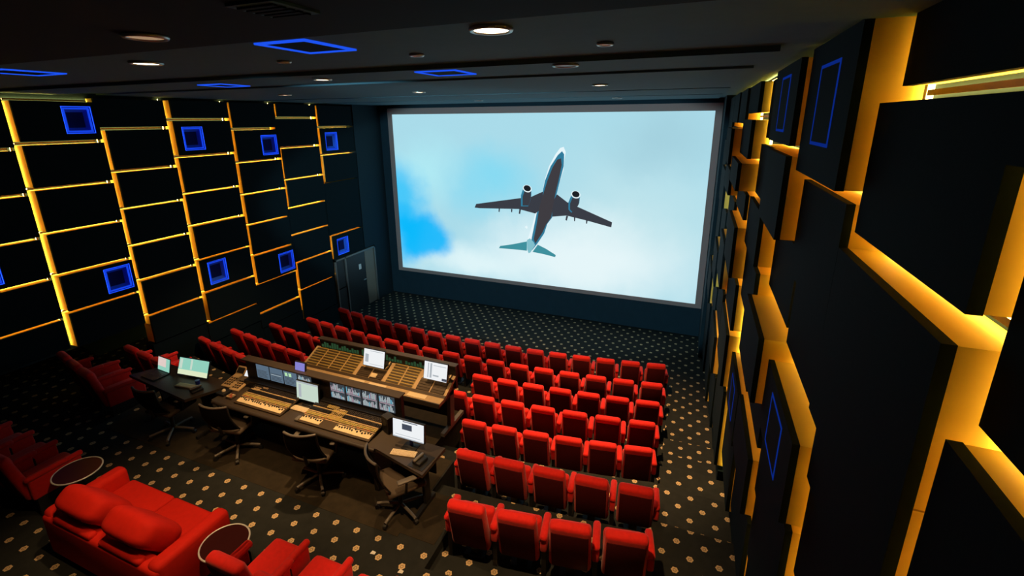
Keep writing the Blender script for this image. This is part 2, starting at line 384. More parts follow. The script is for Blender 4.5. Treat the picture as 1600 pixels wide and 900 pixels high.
RG = 0.10
RCOL = [  # y0, y1, [(front x, z0, z1, blue)]
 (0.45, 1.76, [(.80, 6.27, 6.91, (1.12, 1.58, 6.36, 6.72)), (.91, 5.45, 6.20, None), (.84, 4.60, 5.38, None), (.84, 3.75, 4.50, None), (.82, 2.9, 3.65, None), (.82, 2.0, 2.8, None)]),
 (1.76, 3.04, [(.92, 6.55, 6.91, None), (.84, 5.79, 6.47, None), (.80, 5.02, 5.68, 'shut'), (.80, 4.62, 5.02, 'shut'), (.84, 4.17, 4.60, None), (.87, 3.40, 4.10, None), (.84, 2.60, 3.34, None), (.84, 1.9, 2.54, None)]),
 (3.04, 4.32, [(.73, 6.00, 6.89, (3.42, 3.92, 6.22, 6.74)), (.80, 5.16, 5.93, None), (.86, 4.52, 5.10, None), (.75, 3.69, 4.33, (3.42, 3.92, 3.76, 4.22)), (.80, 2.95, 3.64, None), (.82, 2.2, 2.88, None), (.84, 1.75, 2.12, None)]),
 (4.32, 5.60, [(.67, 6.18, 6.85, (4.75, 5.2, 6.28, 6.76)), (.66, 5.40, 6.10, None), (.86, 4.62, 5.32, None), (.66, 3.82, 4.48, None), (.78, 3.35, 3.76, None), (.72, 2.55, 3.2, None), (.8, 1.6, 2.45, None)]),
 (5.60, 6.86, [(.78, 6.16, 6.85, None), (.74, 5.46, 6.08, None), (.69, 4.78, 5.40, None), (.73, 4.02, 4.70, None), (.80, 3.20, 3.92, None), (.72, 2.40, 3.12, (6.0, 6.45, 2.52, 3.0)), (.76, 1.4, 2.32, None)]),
 (6.86, 8.28, [(.65, 6.47, 6.85, None), (.60, 5.88, 6.38, None), (.50, 5.45, 5.82, None), (.64, 5.06, 5.40, None), (.55, 4.22, 4.95, None), (.66, 3.42, 4.12, None), (.62, 2.50, 3.34, None), (.68, 1.1, 2.42, None)]),
 (8.28, 9.65, [(.62, 6.32, 6.85, None), (.45, 5.68, 6.24, None), (.50, 5.18, 5.58, None), (.62, 4.42, 5.08, None), (.54, 3.55, 4.34, None), (.62, 2.72, 3.46, None), (.56, 1.92, 2.64, None), (.66, .8, 1.84, None)]),
 (9.65, 11.12, [(.60, 6.32, 6.85, None), (.62, 5.52, 6.24, None), (.50, 4.72, 5.44, None), (.60, 3.92, 4.64, None), (.52, 3.12, 3.84, None), (.60, 2.32, 3.04, None), (.62, .5, 2.24, None)]),
 (11.12, 12.66, [(.60, 6.0, 6.85, None), (.56, 4.6, 5.92, None), (.58, 3.12, 4.52, None), (.52, 2.20, 2.98, None), (.58, .4, 2.12, None)]),
]
for ci, (y0, y1, rows) in enumerate(RCOL):
    for xf, z0, z1, box in rows:
        fl = abs(z1-5.02) < 1e-6 and ci == 1
        near = not (ci == 1 and z0 < 5.0 and False)
        shut = box == 'shut'; box = None if shut else box
        panel(wall_right, 1, xf, y0+RG/2, y1+.045 if (shut or (ci == 3 and z1 > 6.8)) else y1-RG/2+(0.02 if ci < 4 else 0.05), z0, z1, True, not fl, RG, None, 0.09)
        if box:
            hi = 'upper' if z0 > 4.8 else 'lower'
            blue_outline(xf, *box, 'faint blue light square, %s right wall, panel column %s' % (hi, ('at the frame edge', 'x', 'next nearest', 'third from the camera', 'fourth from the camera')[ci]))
    zb = min(r[1] for r in rows) - 0.06
    g = G(); g.box(.84 if ci < 5 else .74, WR, y0+0.003, y1-0.003, 0, zb); obj('lower_panel', g, BLACK_FABRIC, wall_right)
g = G(); g.box(.50, WR, 12.68, 14.06, 0, 7.0); obj('plain_end', g, WALL_DARK, wall_right)

# ---------------------------------------------------------------- ceiling
g = G(); g.box(XL, WR+.2, 2.36, 14.3, 6.93, 7.2)
ceiling = struct('ceiling', g, CEIL_M)
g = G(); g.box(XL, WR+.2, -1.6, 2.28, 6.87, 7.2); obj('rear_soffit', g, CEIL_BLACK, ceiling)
g = G(); g.box(XL, WR, 2.30, 3.08, 6.885, 6.94); obj('ceiling_slab', g, CEIL_M, ceiling)
g = G(); g.box(XL, .50, 4.25, 5.08, 6.885, 6.94); obj('ceiling_slab', g, CEIL_M, ceiling)
g = G(); g.box(XL, .45, 5.75, 9.0, 6.905, 6.94); obj('ceiling_slab', g, CEIL_M, ceiling)
g = G(); g.box(XL, .40, 9.2, 11.3, 6.905, 6.94); obj('ceiling_slab', g, CEIL_M, ceiling)
g = G(); g.box(XL, .36, 11.5, 13.75, 6.905, 6.94); obj('ceiling_slab', g, CEIL_M, ceiling)

# ---------------------------------------------------------------- projection screen
def screen_mat():
    m = bpy.data.materials.new('projected_sky'); m.use_nodes = True; nt = m.node_tree; nt.nodes.clear()
    N = nt.nodes.new; L = nt.links.new
    out = N('ShaderNodeOutputMaterial'); em = N('ShaderNodeEmission'); L(em.outputs[0], out.inputs[0])
    tc = N('ShaderNodeTexCoord')
    n1 = N('ShaderNodeTexNoise'); n1.inputs['Scale'].default_value = 0.42; n1.inputs['Detail'].default_value = 7; n1.inputs['Roughness'].default_value = 0.55
    L(tc.outputs['Object'], n1.inputs['Vector'])
    # warped position for cloudy edges of the blobs
    wv = N('ShaderNodeVectorMath'); wv.operation = 'MULTIPLY_ADD'
    L(n1.outputs['Color'], wv.inputs[0]); wv.inputs[1].default_value = (2.0, 0, 2.0)
    L(tc.outputs['Object'], wv.inputs[2])
    col = None
    base = (0.62, 0.86, 0.93)
    def blob(prev, c, rx, rz, colr, amt, hard=0.0):
        sub = N('ShaderNodeVectorMath'); sub.operation = 'SUBTRACT'; L(wv.outputs[0], sub.inputs[0]); sub.inputs[1].default_value = (c[0]+1.0, 0, c[1]+1.0)
        mul = N('ShaderNodeVectorMath'); mul.operation = 'MULTIPLY'; L(sub.outputs[0], mul.inputs[0]); mul.inputs[1].default_value = (1/rx, 0, 1/rz)
        ln = N('ShaderNodeVectorMath'); ln.operation = 'LENGTH'; L(mul.outputs[0], ln.inputs[0])
        mr = N('ShaderNodeMapRange'); mr.interpolation_type = 'SMOOTHSTEP'
        mr.inputs['From Min'].default_value = hard; mr.inputs['From Max'].default_value = 1.0; mr.inputs['To Min'].default_value = amt; mr.inputs['To Max'].default_value = 0.0
        L(ln.outputs['Value'], mr.inputs['Value'])
        mx = N('ShaderNodeMix'); mx.data_type = 'RGBA'; L(mr.outputs[0], mx.inputs['Factor'])
        if isinstance(prev, tuple): mx.inputs['A'].default_value = (*prev, 1)
        else: L(prev, mx.inputs['A'])
        mx.inputs['B'].default_value = (*colr, 1)
        return mx.outputs['Result']
    # colours are linear light; positions are metres from the screen centre (x right, z up)
    col = blob((0.40, 0.71, 0.82), (3.4, -.6), 4.2, 4.2, (0.53, 0.78, 0.84), 0.9)
    col = blob(col, (1.6, -1.7), 5.0, 2.2, (0.80, 0.93, 0.955), 0.95, .15)
    col = blob(col, (-2.2, -2.2), 3.4, 1.1, (0.76, 0.93, 0.955), 0.9, .1)
    col = blob(col, (-1.6, 0.6), 2.6, 1.6, (0.22, 0.70, 0.90), 0.85)
    col = blob(col, (-4.0, 0.9), 1.7, 1.8, (0.44, 0.84, 0.92), 0.8)
    col = blob(col, (3.9, 2.0), 2.6, 1.6, (0.36, 0.62, 0.72), 0.8)
    col = blob(col, (-5.1, -0.6), 1.5, 2.5, (0.03, 0.56, 0.96), 0.9, .2)
    col = blob(col, (-4.3, -1.4), 1.6, 1.15, (0.0, 0.48, 0.97), 0.95, .45)
    L(col, em.inputs[0]); em.inputs[1].default_value = SCREEN_GAIN
    return m
SX0, SX1, SZ0, SZ1 = -10.02, .31, 1.05, 6.60       # image
FX0, FX1, FZ0, FZ1 = -10.19, .49, 0.93, 6.80       # border
scr = thing('cinema_screen', 'huge lit cinema screen showing an airliner against a cloudy blue sky', 'screen', ((SX0+SX1)/2, 14.02, (SZ0+SZ1)/2))
cx, cz = scr.location.x, scr.location.z
g = G(); g.box(SX0-cx, SX1-cx, 0, 0.02, SZ0-cz, SZ1-cz); obj('image_sheet', g, screen_mat(), scr)
g = G()
for q in ((FX0, SX0, FZ0, FZ1), (SX1, FX1, FZ0, FZ1), (SX0, SX1, FZ0, SZ0), (SX0, SX1, SZ1, FZ1)):
    g.box(q[0]-cx, q[1]-cx, -0.03, 0.03, q[2]-cz, q[3]-cz)
obj('border', g, GREY_FRAME, scr)
# the projected airliner: flat picture areas lying on the sheet
PL_DARK = emission('picture_dark_fuselage', (0.050, 0.046, 0.054), 1.0)
PL_WING = emission('picture_wing', (0.042, 0.046, 0.060), 1.0)
PL_BLUE = emission('picture_blue_side', (0.03, 0.20, 0.33), 1.0)
PL_WHITE = emission('picture_white_edge', (0.80, 0.93, 0.97), 1.0)
PL_TEAL = emission('picture_teal_tail', (0.05, 0.28, 0.34), 1.0)
PL_BLACK = emission('picture_black_intake', (0.012, 0.014, 0.018), 1.0)
def pic(name, polys, m, d):
    g = G()
    for poly in polys:
        n = len(poly); g.add([(x-cx, -d, z-cz) for x, z in poly], [tuple(range(n))])
    me = obj(name, g, m, scr)
    return me
def scale_poly(p, k):
    mx_ = sum(q[0] for q in p)/len(p); mz_ = sum(q[1] for q in p)/len(p)
    return [(mx_+(x-mx_)*k, mz_+(z-mz_)*k) for x, z in p]
FUS = [(-3.854,5.592),(-3.784,5.44),(-3.828,5.174),(-3.837,4.906),(-3.942,4.556),(-4.037,4.176),(-4.11,3.841),(-4.155,3.425),(-4.311,3.152),(-4.496,2.764),(-4.741,2.39),(-4.907,2.137),(-4.992,2.09),(-5.038,2.224),(-5.022,2.556),(-4.856,3.057),(-4.749,3.463),(-4.67,3.809),(-4.513,4.203),(-4.438,4.587),(-4.313,4.989),(-4.112,5.361),(-3.964,5.557)]
DARKP = [(-3.901,5.462),(-3.833,5.367),(-3.839,5.003),(-3.942,4.581),(-4.037,4.176),(-4.134,3.737),(-4.181,3.371),(-4.338,3.15),(-4.442,2.823),(-4.658,2.48),(-4.852,2.215),(-4.881,2.568),(-4.774,3.117),(-4.669,3.652),(-4.512,4.178),(-4.437,4.536),(-4.261,4.991),(-4.035,5.339)]
BELLY = [(-3.93,5.25),(-3.90,5.05),(-3.99,4.58),(-4.08,4.176),(-4.16,3.737),(-4.21,3.371),(-4.38,3.12),(-4.50,2.85),(-4.74,2.46),(-4.80,2.60),(-4.70,3.117),(-4.62,3.652),(-4.47,4.178),(-4.36,4.536),(-4.20,4.95),(-4.05,5.20)]
LW = [(-4.502,4.189),(-4.889,4.004),(-5.33,3.928),(-6.869,3.652),(-6.933,3.522),(-6.723,3.513),(-5.331,3.574),(-4.749,3.463),(-4.506,3.662)]
RW = [(-4.036,4.126),(-3.694,3.891),(-3.306,3.748),(-2.272,3.356),(-2.288,3.195),(-3.039,3.35),(-3.709,3.467),(-4.181,3.397),(-4.189,3.837)]
LE = [(-5.246,4.037),(-5.163,4.275),(-4.89,4.262),(-4.889,4.056),(-4.932,3.845),(-4.997,3.684),(-5.247,3.669)]
RE = [(-3.658,3.893),(-3.572,4.125),(-3.293,4.114),(-3.31,3.888),(-3.406,3.706),(-3.556,3.569),(-3.652,3.665)]
LT = [(-5.038,2.5),(-5.565,2.352),(-6.005,2.254),(-6.053,2.171),(-5.566,2.184),(-5.038,2.18)]
RT = [(-4.658,2.425),(-4.381,2.315),(-4.034,2.132),(-4.06,2.059),(-4.433,2.119),(-4.84,2.16)]
FLAPS = [[(-5.303,3.58),(-5.247,3.572),(-5.275,3.412),(-5.325,3.419)],[(-5.596,3.561),(-5.545,3.553),(-5.557,3.447),(-5.591,3.455)],[(-6.038,3.56),(-5.992,3.552),(-6.011,3.428),(-6.046,3.436)],[(-3.718,3.465),(-3.656,3.454),(-3.694,3.302),(-3.741,3.32)],[(-3.47,3.452),(-3.418,3.445),(-3.43,3.301),(-3.461,3.309)],[(-3.08,3.393),(-3.029,3.371),(-3.045,3.248),(-3.076,3.256)]]
pic('picture_fuselage_edge', [FUS, [(-5.051,3.042),(-5.012,2.991),(-5.039,2.924),(-5.118,2.983)]], PL_WHITE, .002)
pic('picture_tail_cone', [[(-5.035,2.55),(-4.93,2.62),(-4.80,2.50),(-4.75,2.40),(-4.907,2.137),(-4.98,2.10),(-5.03,2.24)]], emission('picture_pale_tail', (0.22, 0.52, 0.60), 1.0), .0055)
pic('picture_tailplane', [LT, RT], PL_TEAL, .003)
pic('picture_fuselage', [DARKP], PL_BLUE, .004)
pic('picture_wings', [LW, RW] + FLAPS, PL_WING, .005)
pic('picture_belly', [BELLY], PL_DARK, .006)
pic('picture_engines', [LE, RE], PL_BLUE, .007)
pic('picture_engine_shade', [[(x+.02, z-.03) for x, z in scale_poly(LE, .8)], [(x+.02, z-.03) for x, z in scale_poly(RE, .8)]], PL_WING, .008)
def ell(c, rx, rz, n=18, rot=0.0): return [(c[0]+rx*math.cos(2*PI*i/n)*math.cos(rot)-rz*math.sin(2*PI*i/n)*math.sin(rot), c[1]+rx*math.cos(2*PI*i/n)*math.sin(rot)+rz*math.sin(2*PI*i/n)*math.cos(rot)) for i in range(n)]
pic('picture_intake_lips', [ell((-5.028, 4.262), .155, .12, 18, -.25), ell((-3.43, 4.15), .15, .12, 18, -.2)], PL_WHITE, .009)
pic('picture_intakes', [ell((-5.028, 4.272), .125, .095, 18, -.25), ell((-3.43, 4.16), .12, .095, 18, -.2)], PL_BLACK, .010)

# ---------------------------------------------------------------- door in the left wall by the screen
g = G(); X = XF
g.box(X-.06, X+.02, 11.14, 11.19, 0, 2.06); g.box(X-.06, X+.02, 11.60, 11.65, 0, 2.06); g.box(X-.06, X+.02, 13.11, 13.16, 0, 2.06); g.box(X-.06, X+.02, 11.14, 13.16, 2.01, 2.06)
door = struct('door_1', g, DOOR_FRAME)
g = G(); g.box(X-.06, X-.02, 11.19, 11.60, 0.02, 1.02); obj('side_panel', g, DOOR_M, door)
g = G(); g.box(X-.06, X-.02, 11.19, 11.60, 1.06, 2.01); obj('side_panel', g, DOOR_M, door)
g = G(); g.box(X-.08, X-.03, 11.66, 12.62, 0.01, 2.0); leaf = obj('door_leaf', g, DOOR_M, door)
g = G(); g.box(X-.08, X-.02, 12.63, 13.10, 0.01, 2.0); obj('door_jamb', g, DOOR_LEAF, door)
g = G(); g.box(X-.03, X-.01, 12.28, 12.38, 1.42, 1.60); obj('door_sign', g, WHITE_P, leaf)
g = G(); g.cyl((X-.03, 12.52, 1.0), (X+.03, 12.52, 1.0), .012, n=8); g.cyl((X+.03, 12.54, 1.0), (X+.03, 12.40, 1.0), .012, n=8); obj('door_handle', g, ALU, leaf)

# ---------------------------------------------------------------- downlights and ceiling blue squares
def downlight(x, y, z, state, label, r=0.11, watts=0, aim=None, size=70, blend=0.7):
    t = thing('downlight', label, 'light', (x, y, z), 0, 'round downlights in the ceiling')
    g = G(); n = 24
    g.tube([(r*math.cos(2*PI*i/n), r*math.sin(2*PI*i/n), -.008) for i in range(n)], .014, 6, closed=True); obj('trim_ring', g, ALU, t)
    g = G(); g.cyl((0, 0, -.012), (0, 0, 0), r*0.88, n=24); obj('lens', g, {'on': LENS_ON, 'dim': LENS_DIM, 'off': LENS_OFF}[state], t)
    if watts:
        l = bpy.data.lights.new('spot', 'SPOT'); l.energy = watts; l.color = SPOT_COL; l.spot_size = math.radians(size); l.spot_blend = blend; l.shadow_soft_size = 0.06
        lo = bpy.data.objects.new('spot', l); C.objects.link(lo); lo.parent = t; lo.location = (0, 0, -.05)
        if aim:
            d = Vector(aim) - Vector((x, y, z)); lo.rotation_euler = d.to_track_quat('-Z', 'Y').to_euler()
    return t
DL = [
 (-1.12, 2.53, 6.885, 'on', 'largest bright downlight in the ceiling slab nearest the camera', .11, 700, (-1.25, 3.6, 1.5), 58),
 (-4.38, 2.74, 6.885, 'on', 'bright downlight over the left half of the slab nearest the camera', .11, 420, (-4.0, 3.0, 1.6), 80),
 (-2.95, 1.87, 6.87, 'dim', 'faint downlight in the black rear ceiling', .10, 330, (-5.3, 2.4, 1.9), 40),
 (-4.25, 4.61, 6.885, 'on', 'bright downlight above the rear mixing console', .10, 800, (-4.75, 5.3, 2.2), 62),
 (-7.65, 7.25, 6.905, 'on', 'bright downlight close to the left wall panels', .11, 700, (-8.6, 7.0, 1.0), 62),
 (-4.85, 7.66, 6.905, 'on', 'bright downlight left of the upper screen centre', .11, 950, (-4.4, 8.2, .8), 64),
 (-1.48, 7.36, 6.905, 'on', 'bright downlight near the upper right of the screen', .11, 1900, (-1.1, 7.7, .8), 62),
 (-.70, 3.6, 6.93, 'dim', 'faint small downlight right of the largest downlight', .05, 0, None, 60),
 (-2.25, 3.55, 6.93, 'dim', 'faint small downlight left of the largest downlight', .05, 0, None, 60),
 (-3.6, 3.45, 6.93, 'dim', 'faint small downlight between two blue ceiling squares', .05, 0, None, 60),
 (-1.21, 4.40, 6.885, 'off', 'unlit downlight ring on the second ceiling slab', .11, 0, None, 60),
 (-5.6, 11.75, 6.905, 'off', 'unlit downlight above the left half of the screen', .11, 0, None, 60),
 (-1.98, 12.0, 6.905, 'off', 'unlit downlight above the right half of the screen', .11, 0, None, 60),
]
for a in DL: downlight(*a)
# the cinema projector in the booth behind the camera; its spill grazes the screen border, the front wall and the front rows
pj = thing('projector', 'grey cinema projector at the booth port in the back wall', 'projector', (-4.9, -1.15, 6.45))
g = G(); g.rbox((0, -.05, 0), (.42, .36, .22), .02, 2, smooth=False); obj('body', g, CONSOLE_BODY, pj)
g = G(); g.cyl((0, .13, 0), (0, .19, 0), .07, n=24); obj('lens_barrel', g, BLACK_PLASTIC, pj)
l = bpy.data.lights.new('projector_lamp', 'SPOT'); l.energy = PROJECTOR_W; l.color = (0.48, 0.86, 1.0); l.spot_size = math.radians(62); l.spot_blend = .15; l.shadow_soft_size = .05
lo = bpy.data.objects.new('projector_lamp', l); C.objects.link(lo); lo.parent = pj; lo.location = (0, .26, 0)
lo.scale = (1.0, .50, 1.0); lo.rotation_euler = (Vector((-4.85, 14, 3.3)) - Vector((-4.9, -.9, 6.45))).to_track_quat('-Z', 'Y').to_euler()
def ceiling_blue(x0, x1, y0, y1, z, label):
    t = thing('blue_square_light', label, 'light', ((x0+x1)/2, (y0+y1)/2, z), 0, 'blue square lights in the room')
    hx, hy = (x1-x0)/2, (y1-y0)/2; g = G(); r = 0.03
    for q in ((-hx, -hx+r, -hy, hy), (hx-r, hx, -hy, hy), (-hx+r, hx-r, -hy, -hy+r), (-hx+r, hx-r, hy-r, hy)): g.box(*q, -.012, 0)
    obj('led_tube', g, LED_BLUE_SOFT, t)
    g = G(); g.box(-hx+r, hx-r, -hy+r, hy-r, -.004, 0); obj('core', g, CEIL_BLACK, t)
ceiling_blue(-2.72, -2.30, 2.38, 2.86, 6.885, 'blue lit square outline in the ceiling slab nearest the camera, left of the big downlight')
ceiling_blue(-2.80, -2.32, 4.35, 4.83, 6.885, 'blue lit square outline in the second ceiling slab')
ceiling_blue(-6.40, -5.95, 4.60, 5.05, 6.885, 'blue lit square outline in the ceiling above the left console desk')
ceiling_blue(-6.55, -6.05, 2.50, 3.00, 6.885, 'blue lit square outline in the ceiling over the left wall corner')
g = G(); g.box(-.13, .13, -.13, .13, -.012, 0)
t = tag(obj('ceiling_vent', g, CEIL_M, None, (-1.75, 1.66, 6.87)), 'dark square vent plate in the black rear ceiling', 'vent')
for k in range(5):
    g = G(); g.box(-.1, .1, -.1+.045*k, -.075+.045*k, -.02, -.012); obj('slat', g, CEIL_BLACK, t)

# ---------------------------------------------------------------- cinema seats
def seat_proto(name, label, down):
    t = thing(name, label, 'chair')
    lean = math.radians(13)
    # backrest: rounded slab, origin at the hinge, leaning back
    Mb = Matrix.Translation((0, -.175, .26)) @ Matrix.Rotation(lean, 4, 'X')
    g = G(); bm = bmesh.new(); bmesh.ops.create_cube(bm, size=1.0)
    for v in bm.verts: v.co = Vector((v.co.x*(.455 if v.co.z < 0 else .425), v.co.y*.12, v.co.z*.70+.34))
    bmesh.ops.bevel(bm, geom=bm.edges[:], offset=.045, segments=3, profile=.5, affect='EDGES')
    g.bm(bm, 0, Mb); g.rbox((0, .02, .60), (.40, .10, .15), .045, 3, M=Mb)
    obj('backrest', g, RED, t)
    g = G(); g.rbox((0, -.055, .31), (.385, .02, .585), .012, 2, M=Mb); obj('back_panel', g, RED_SHADED, t)
    g = G()
    if down: g.rbox((0, .12, .37), (.43, .50, .14), .055, 3)
    else: g.rbox((0, .03, .38), (.43, .12, .42), .05, 3)
    obj('seat_cushion', g, RED, t)
    def arm(x, nm):
        g = G()
        if down:
            g.rbox((x, .06, .56), (.074, .60, .07), .03, 2, 0); g.rbox((x, .06, .40), (.06, .54, .28), .02, 2, 0); g.box(x-.025, x+.025, -.18, .28, .0, .30, 1)
            return obj(nm, g, [RED, BLACK_PLASTIC], t)
        g.rbox((x, -.06, .575), (.084, .36, .07), .03, 2, 0); g.box(x-.025, x+.025, -.18, .08, .0, .50, 1)
        g.rbox((x, -.08, .47), (.075, .28, .18), .02, 2, 0)
        return obj(nm, g, [RED, BLACK_PLASTIC], t)
    arm(.265 if down else .268, 'armrest')
    g = G(); g.box(-.20, .20, -.14, .10, .26, .32); g.box(-.05, .05, -.10, .06, 0.0, .27); g.box(-.12, .12, -.14, .12, 0, .025); obj('pedestal', g, BLACK_METAL, t)
    return t
P_UP = seat_proto('cinema_chair', '', False)
P_DN = seat_proto('cinema_chair', '', True)
g = G(); g.rbox((-.272, -.06, .575), (.092, .36, .07), .03, 2, 0); g.box(-.297, -.247, -.18, .08, .0, .50, 1); g.rbox((-.272, -.08, .47), (.075, .28, .18), .02, 2, 0)
END_ARM = g
assert True
used = {}
def place(proto, x, ytop, z, rz, label, group, end=False):
    s, c = math.sin(rz), math.cos(rz)
    lx, ly = 0.0, -.33
    ox = x - (c*lx - s*ly); oy = ytop - (s*lx + c*ly)
    if proto.name not in used:
        used[proto.name] = 1; proto.location = (ox, oy, z); proto.rotation_euler = (0, 0, rz); proto['label'] = label; proto['group'] = group; r = proto
    else: r = dup(proto, (ox, oy, z), rz, label, group)
    return r
def add_end_arm(r): obj('armrest', END_ARM, [RED, BLACK_PLASTIC], r)
ROWN = ['front row', 'second row', 'third row', 'fourth row', 'fifth row', 'sixth row', 'seventh row']
# row: floor z, arc centre y, curvature, right block (x of end seat, pitch, count), left block (x of end seat, pitch, count), cushion down
ROWS = [
 (0.00, 9.745, .0205, (-.46, .568, 17), None, False),
 (0.23, 8.56, .0165, (-.455, .564, 17), None, False),
 (0.44, 7.56, .0155, (-.45, .540, 7), (-9.72, .55, 4), False),
 (0.62, 6.62, .0170, (-.457, .556, 7), (-9.98, .535, 5), False),
 (0.62, 5.89, .0200, (-.44, .527, 6), (-10.3, .53, 5), False),
 (1.10, 4.68, .0120, (-.334, .545, 5), (-10.3, .53, 3), None),
 (1.50, 3.40, .0200, (-.313, .553, 4), (-10.2, .53, 3), None),
]
for ri, (z, yc, c, rb, lb, down) in enumerate(ROWS):
    proto = P_UP
    grp = 'cinema seats in the ' + ROWN[ri]
    full = lb is None
    x0, p, n = rb
    for i in range(n):
        x = x0 - p*i
        rz = math.atan(2*c*(x-XC))
        if full: lab = 'red seat, %s from the screen, %s' % (ROWN[ri], nth(i, 'from the right aisle'))
        else: lab = 'red seat right of consoles, %s, %s' % (ROWN[ri], nth(i, 'from the right aisle'))
        r = place(proto, x, arc(yc, c, x), z, rz, lab, grp)
        if i == n-1: add_end_arm(r)
    if lb:
        x0, p, n = lb; proto = P_DN if down is None else P_UP
        for i in range(n):
            x = x0 + p*i
            rz = math.atan(2*c*(x-XC))
            r = place(proto, x, arc(yc, c, x), z, rz, 'red seat left of consoles, %s, %s' % (ROWN[ri], nth(i, 'from the left wall')), grp)
            if i == 0: add_end_arm(r)
# back row on the platform, left and right of the sofa
for i, x in enumerate((-9.25, -8.68, -8.11, -7.54)):
    r = place(P_DN, x, 2.06, 1.62, 0.0, 'red seat in back row left of sofa, %s' % nth(i, 'from the left wall'), 'back row seats beside the sofa')
    if i == 0: add_end_arm(r)
for i, x in enumerate((-3.68, -3.12, -2.56)):
    r = place(P_DN, x, 2.10, 1.62, 0.0, 'red seat in the back row right of the sofa, %s' % ('beside the round table' if i == 0 else ORD[i] + ' from the sofa'), 'back row seats beside the sofa')
    if i == 0: add_end_arm(r)

# ---------------------------------------------------------------- sofa
sofa = thing('sofa', 'bright red two seat sofa with two loose back cushions', 'sofa', (-5.47, 2.33, 1.62))
g = G(); g.rbox((0, 0, .17), (1.94, .76, .24), .03, 2); obj('base', g, RED_SOFA, sofa)
for s in (-1, 1):
    g = G(); g.rbox((s*.89, .02, .34), (.18, .78, .58), .06, 3); obj('armrest', g, RED_SOFA, sofa)
g = G(); g.rbox((0, -.31, .32), (1.94, .17, .52), .05, 3); obj('backrest', g, RED_SOFA, sofa)
for s in (-1, 1):
    g = G(); g.rbox((s*.40, .10, .37), (.79, .66, .16), .04, 3); obj('seat_cushion', g, RED_SOFA, sofa)
for s in (-1, 1):
    g = G(); M = Matrix.Translation((s*.41, -.14, .68)) @ Matrix.Rotation(math.radians(38), 4, 'X')
    bm = bmesh.new(); bmesh.ops.create_uvsphere(bm, u_segments=28, v_segments=16, radius=1)
    for v in bm.verts:
        f = lambda q, e: math.copysign(abs(q)**e, q)
        v.co = Vector((f(v.co.x, .42)*.355, f(v.co.y, .6)*.145, f(v.co.z, .45)*.25))
    g.bm(bm, 0, M, True); obj('back_cushion', g, RED_SOFA, sofa)
    g = G(); g.rbox((s*.40, -.345, .585), (.66, .09, .08), .03, 2); obj('back_rail', g, RED_SOFA, sofa)
for sx in (-.85, .85):
    for sy in (-.3, .3):
        g = G(); g.cyl((sx, sy, 0), (sx, sy, .07), .025, n=8); obj('leg', g, BLACK_PLASTIC, sofa)

# ---------------------------------------------------------------- round side tables
def side_table(x, y, r, label):
    t = thing('side_table', label, 'table', (x, y, 1.62), 0, 'round chrome side tables by the sofa')
    n = 40; g = G(); g.tube([(r*math.cos(2*PI*i/n), r*math.sin(2*PI*i/n), .53) for i in range(n)], .009, 8, closed=True); obj('rim', g, SATIN, t)
    g = G(); g.cyl((0, 0, .522), (0, 0, .534), r-.008, n=40); obj('table_top', g, GLASS_DARK, t)
    g = G(); g.cyl((-r*.5, -r*.3, .01), (-r*.5, -r*.3, .52), .014, n=10); obj('post', g, CHROME, t)
    g = G(); g.tube([(-r*.5, -r*.3, .016), (r*.1, r*.05, .016), (r*.75, r*.45, .016)], .014, 8); g.tube([(-r*.8, r*.3, .016), (-r*.5, -r*.3, .016), (0.0, -r*.9, .016)], .014, 8); obj('foot', g, CHROME, t)
    return t
side_table(-6.95, 2.53, .245, 'round chrome rimmed side table left of the sofa')
side_table(-4.24, 2.47, .23, 'round chrome rimmed side table right of the sofa')

# ---------------------------------------------------------------- rear mixing console
ZP = 1.6235
con = thing('mixing_console', 'long dark mixing console nearest the camera with lit meter screens', 'mixing console', (-4.95, 4.3, ZP))
def L_(x, y, z): return (x+4.95, y-4.3, z-ZP)
def lb(g, x0, x1, y0, y1, z0, z1, mi=0): g.box(x0+4.95, x1+4.95, y0-4.3, y1-4.3, z0-ZP, z1-ZP, mi)
g = G(); lb(g, -6.45, -3.45, 3.99, 4.62, 2.33, 2.385); obj('desktop', g, DESK, con)
g = G(); g.tube([L_(-6.45+.03, 3.985, 2.36), L_(-5, 3.985, 2.36), L_(-3.45-.03, 3.985, 2.36)], .028, 10); obj('front_edge', g, DESK_EDGE, con)
for x in (-6.35, -3.62):
    g = G(); lb(g, x, x+.06, 4.08, 4.58, ZP, 2.33); obj('leg', g, CONSOLE_BODY, con)
g = G(); lb(g, -6.3, -3.56, 4.5, 4.54, ZP+.1, 2.33); obj('modesty_panel', g, CONSOLE_BODY, con)
g = G(); lb(g, -6.30, -3.42, 4.52, 4.58, 2.385, 2.83); lb(g, -6.30, -3.42, 4.44, 4.52, 2.385, 2.50); bridge = obj('meter_bridge', g, CONSOLE_BODY, con)
g = G(); lb(g, -6.32, -3.40, 4.46, 4.60, 2.83, 2.848); obj('bridge_shelf', g, DESK, con)
BAR = {'blue': emission('meter_blue_grey', (0.10, 0.15, 0.21), 1.0), 'dim': emission('meter_dark_grey', (0.045, 0.055, 0.065), 1.0),
       'w': emission('meter_white_bars', (0.42, 0.48, 0.50), 1.0), 'g': emission('meter_green_bars', (0.45, 0.75, 0.42), 1.0), 'p': emission('meter_pink_bars', (0.42, 0.30, 0.36), 1.0), 'c': emission('meter_cyan_bars', (0.15, 0.45, 0.60), 1.0)}
BKEYS = list(BAR)
